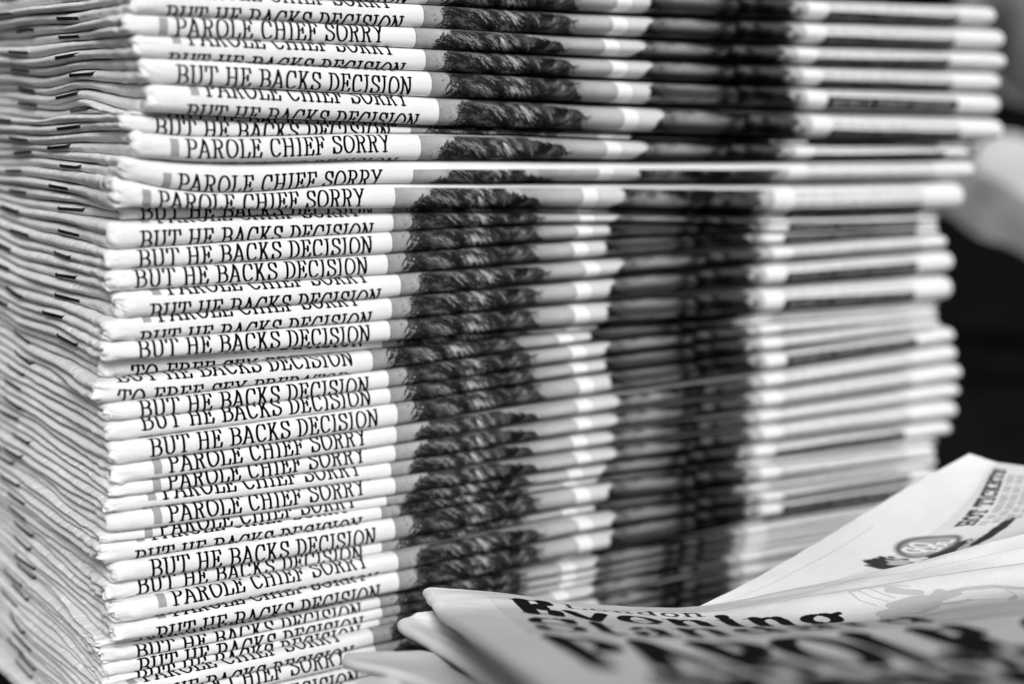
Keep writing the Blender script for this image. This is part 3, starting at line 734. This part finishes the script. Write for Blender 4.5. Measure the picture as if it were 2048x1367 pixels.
top = [[(862, 1172, 356), (1000, 1183, 356), (1200, 1207, 356), (1390, 1212, 356), (1640, 1166, 356), (1850, 1118, 356), (2048, 1067, 356), (2300, 1010, 356)],
       [(877, 1196, 349), (1017, 1196, 349), (1221, 1216, 349), (1415, 1221, 349), (1670, 1183, 349), (1883, 1150, 349), (2086, 1119, 349), (2370, 1075, 349)],
       [(903, 1226, 338), (1045, 1222, 338), (1255, 1240, 338), (1456, 1248, 338), (1719, 1238, 338), (1940, 1205, 338), (2147, 1180, 338), (2475, 1140, 338)],
       [(950, 1256, 302), (1096, 1262, 302), (1318, 1275, 302), (1530, 1268, 302), (1808, 1247, 302), (2040, 1225, 302), (2260, 1205, 302), (2570, 1180, 302)],
       [(1081, 1352, 228), (1262, 1357, 228), (1523, 1364, 228), (1772, 1362, 228), (2100, 1350, 228), (2374, 1338, 228), (2633, 1325, 228), (3040, 1310, 228)],
       [(1205, 1440, 188), (1409, 1445, 188), (1706, 1448, 188), (1988, 1448, 188), (2358, 1445, 188), (2664, 1440, 188), (2958, 1435, 188), (3420, 1430, 188)]]
G2 = 'loose newspapers fanned out in front'
loose_paper('front_page_sheet', 'loose newspaper with large masthead and winged archer emblem, topmost in the fan', top, M_MAST, 3.0,
            [0, 17, 41, 64, 94, 120, 144, 175], [0, 9, 24, 44, 85, 120], MH, nu=150, nv=100, seed=1, group=G2, layers=2)

def ticket_page():
    P = Sheet(-2, 100, -2, 50, 10)
    U, V = P.grid()
    P.a[:] = .98
    P.a[(V > 7 + .03 * U) & (U > 26) ] = .84
    P.a += rng.normal(0, .012, P.a.shape).astype(np.float32)
    P.rect(8, 60, 2.6, 2.75, .6)
    def blob(u, v, ru, rv, val, soft=.6, amp=.0, seed=1):
        d = np.hypot((U - u) / ru, (V - v) / rv) + (vnoise(U, V, 1.0, 1.0, seed) - .5) * amp
        k = 1 - sstep(1 - soft * .2, 1 + soft * .2, d); P.a[:] = P.a * (1 - k) + val * k
    V += .8
    blob(33, 12.5, 3.4, 2.2, .05)
    blob(47, 10.5, 3.6, 3.0, .06, amp=.5, seed=3); blob(48.3, 11.2, 1.9, 1.6, .55, amp=.6, seed=5); blob(46, 17, 3.5, 3, .12, amp=.8, seed=6)
    blob(53.5, 17.5, 6.5, 3.2, .07, amp=.7, seed=8); blob(57, 20, 5, 1.2, .5, amp=.5, seed=9); blob(64, 21.5, 9, 1.6, .05, amp=.3, seed=10)
    blob(58, 12.2, 6.6, 4.4, .14); blob(58, 12.2, 5.6, 3.6, .45)
    V -= .8
    P.text('GO', 54.2, 60.2, 8.6, 2.4, .26, .22, .98); P.text('LOL', 54.8, 61.5, 11.6, 2.2, .26, .22, .98)
    P.text('HOT TICKETS', 69, 96, 11.0, 2.6, .3, .24, .06)
    r = np.random.default_rng(3)
    for q in range(7):
        v = 14.8 + q * 2.2; x = 69 + q * 1.0
        while x < 94:
            w = r.uniform(2, 4.5); y = x
            while y < x + w: P.stroke([(y, v), (y + r.uniform(-.3, .3), v + 1.4)], .4, .35, .35); y += .75
            x += w + 1.1
    return P
TP = ticket_page()
M_TICK = newsprint('inside_page_newsprint', TP.image('inside_page_print'), .80, creases=False)
back = [[(1372, 1222, 357.5), (1500, 1160, 366), (1640, 1082, 380), (1800, 982, 393), (1925, 913, 403), (1945, 908, 405)],
        [(1430, 1220, 357.5), (1600, 1185, 360), (1760, 1120, 369), (1885, 1030, 383), (1968, 935, 400), (1985, 922, 403)],
        [(1500, 1215, 357.8), (1720, 1175, 360), (1860, 1120, 368), (1990, 1030, 382), (2030, 945, 398), (2048, 932, 402)],
        [(1700, 1195, 358), (2020, 1110, 361), (2130, 1060, 370), (2230, 1020, 384), (2280, 980, 398), (2300, 965, 402)]]
loose_paper('inside_page_sheet', 'loose newspaper lifted behind the masthead one, inside page with round badge and HOT TICKETS', back, M_TICK, 1.6,
            [0, 20, 48, 74, 95, 99], [0, 8, 16, 45], TP, nu=90, nv=60, seed=5, group=G2, crum=.6)
f3 = [[(838, 1221, 352), (900, 1223, 354), (1000, 1242, 356), (1400, 1285, 350), (1900, 1300, 345)],
      [(814, 1246, 346), (905, 1262, 346), (1010, 1290, 346), (1400, 1310, 342), (1900, 1330, 338)],
      [(915, 1303, 322), (990, 1316, 322), (1120, 1336, 322), (1500, 1350, 322), (2000, 1370, 322)],
      [(996, 1366, 300), (1090, 1372, 300), (1200, 1380, 300), (1600, 1400, 300), (2150, 1410, 300)],
      [(1120, 1470, 262), (1200, 1475, 262), (1350, 1480, 262), (1800, 1490, 262), (2400, 1490, 262)]]
loose_paper('folded_sheets', 'loose newspaper with blunt pointed corner, directly under the masthead one', f3, M_PLAIN, 3.0, nu=80, nv=60, seed=9, group=G2, crum=.8)
f4 = [[(700, 1304, 324), (790, 1302, 328), (870, 1305, 331), (1000, 1350, 331), (1500, 1390, 325)],
      [(712, 1318, 316), (800, 1322, 318), (890, 1330, 320), (1010, 1372, 320), (1500, 1410, 318)],
      [(850, 1356, 296), (900, 1364, 296), (980, 1376, 296), (1100, 1400, 296), (1600, 1440, 296)],
      [(1010, 1440, 262), (1050, 1448, 262), (1120, 1460, 262), (1300, 1480, 262), (1800, 1510, 262)]]
loose_paper('folded_sheets', 'pale blurred newspaper, its tip pointing left across the bottom of the tall stack', f4, M_PLAIN, 2.6, nu=70, nv=50, seed=12, group=G2, crum=.5)
f5 = [[(748, 1352, 305), (820, 1360, 305), (900, 1385, 305), (1500, 1460, 300)],
      [(738, 1372, 296), (830, 1385, 296), (930, 1400, 296), (1500, 1490, 290)],
      [(900, 1480, 262), (980, 1490, 262), (1100, 1510, 262), (1700, 1560, 262)]]
loose_paper('folded_sheets', 'blurred newspaper barely showing at the bottom edge, lowest visible in the fan', f5, M_PLAIN, 3.0, nu=50, nv=40, seed=15, group=G2, crum=.5)
# the pile they lie on
for q in range(6):
    z0 = -128.0 - 5.6 * q; j = random.uniform(-3, 3)
    g = [[plan(-6 + j + i * 60, 322 + i * 4 - (q % 2) * 3, z0) for i in range(5)], [plan(12 + j + i * 60, 275, z0) for i in range(5)], [plan(32 + j + i * 60, 215, z0) for i in range(5)]]
    loose_paper('folded_sheets', ['first', 'second', 'third', 'fourth', 'fifth', 'lowest'][q] + ' newspaper down in the low pile that carries the fan', g, M_PLAIN, 5.0, nu=50, nv=30, seed=20 + q, group='newspapers in the low pile', world=True, crum=.6)

# ------------------------------------------------------------------ blurred stand-in shapes behind on the right
def cloth(name, label, cat, ctrl, mat, thick, seed):
    C = np.array([[at_depth(*p) for p in row] for row in ctrl], float).transpose(1, 0, 2)
    P = crom(crom(C, 50, 0), 40, 1)
    A, B = np.meshgrid(np.linspace(0, 1, 50), np.linspace(0, 1, 40), indexing='ij')
    n = (vnoise(A, B, .22, .3, seed) - .5) * 26 * (thick / 20)
    P = P + FH * n[..., None]
    Q = P + FH * thick
    e = [np.stack([P[0], Q[0]], 0), np.stack([Q[-1], P[-1]], 0), np.stack([Q[:, 0], P[:, 0]], 1), np.stack([P[:, -1], Q[:, -1]], 1)]
    org = P.reshape(-1, 3).mean(0)
    o = grid_mesh(name, [P, Q[::-1]] + e, mat, None, org); o.location = tuple(org * MM)
    tag(o, label, cat); return o
M_CLOTH = plain('cloth_stand_in', .12, .9, .7, 9)  # hanging cloth stands in for an unidentified grey shape
cloth('cloth', 'blurred dark grey cloth stand-in for an unclear shape behind the stack, upper right corner', 'cloth',
      [[(1880, -1900, 1010), (2120, -1900, 1000), (2520, -1900, 1000)], [(1900, -900, 1000), (2100, -900, 1010), (2500, -900, 1000)], [(1900, -160, 1000), (2100, -180, 1000), (2500, -200, 1000)], [(1930, 20, 990), (2100, 0, 980), (2500, 0, 1000)], [(1960, 130, 1000), (2080, 150, 1000), (2500, 190, 1000)], [(1990, 190, 1010), (2080, 215, 1010), (2500, 300, 1010)]], M_CLOTH, 22, 41)
loose_paper('folded_sheets', 'strongly blurred pale newspaper-like stand-in slanting down behind the right side of the stack',
      [[(1950, 318, 880), (2005, 350, 880), (2090, 440, 880), (2260, 640, 880), (2380, 765, 880)], [(1985, 262, 900), (2060, 280, 900), (2150, 370, 900), (2370, 580, 900), (2520, 740, 900)]], plain('pale_stand_in', .48, .85, .25, 14), 8, nu=40, nv=20, seed=33)  # made-up sheet standing in for an unidentified pale shape
loose_paper('folded_sheets', 'blurred grey newspaper-like stand-in tucked under the pale slanting one behind the stack',
      [[(1900, 395, 760), (1960, 440, 760), (2060, 480, 760), (2230, 620, 760), (2350, 785, 760)], [(1890, 330, 770), (1960, 345, 770), (2060, 400, 770), (2300, 560, 770), (2460, 770, 770)]], plain('grey_stand_in', .16, .8, .5, 30), 8, nu=40, nv=20, seed=35)  # second made-up sheet, stand-in for the greyer shape below
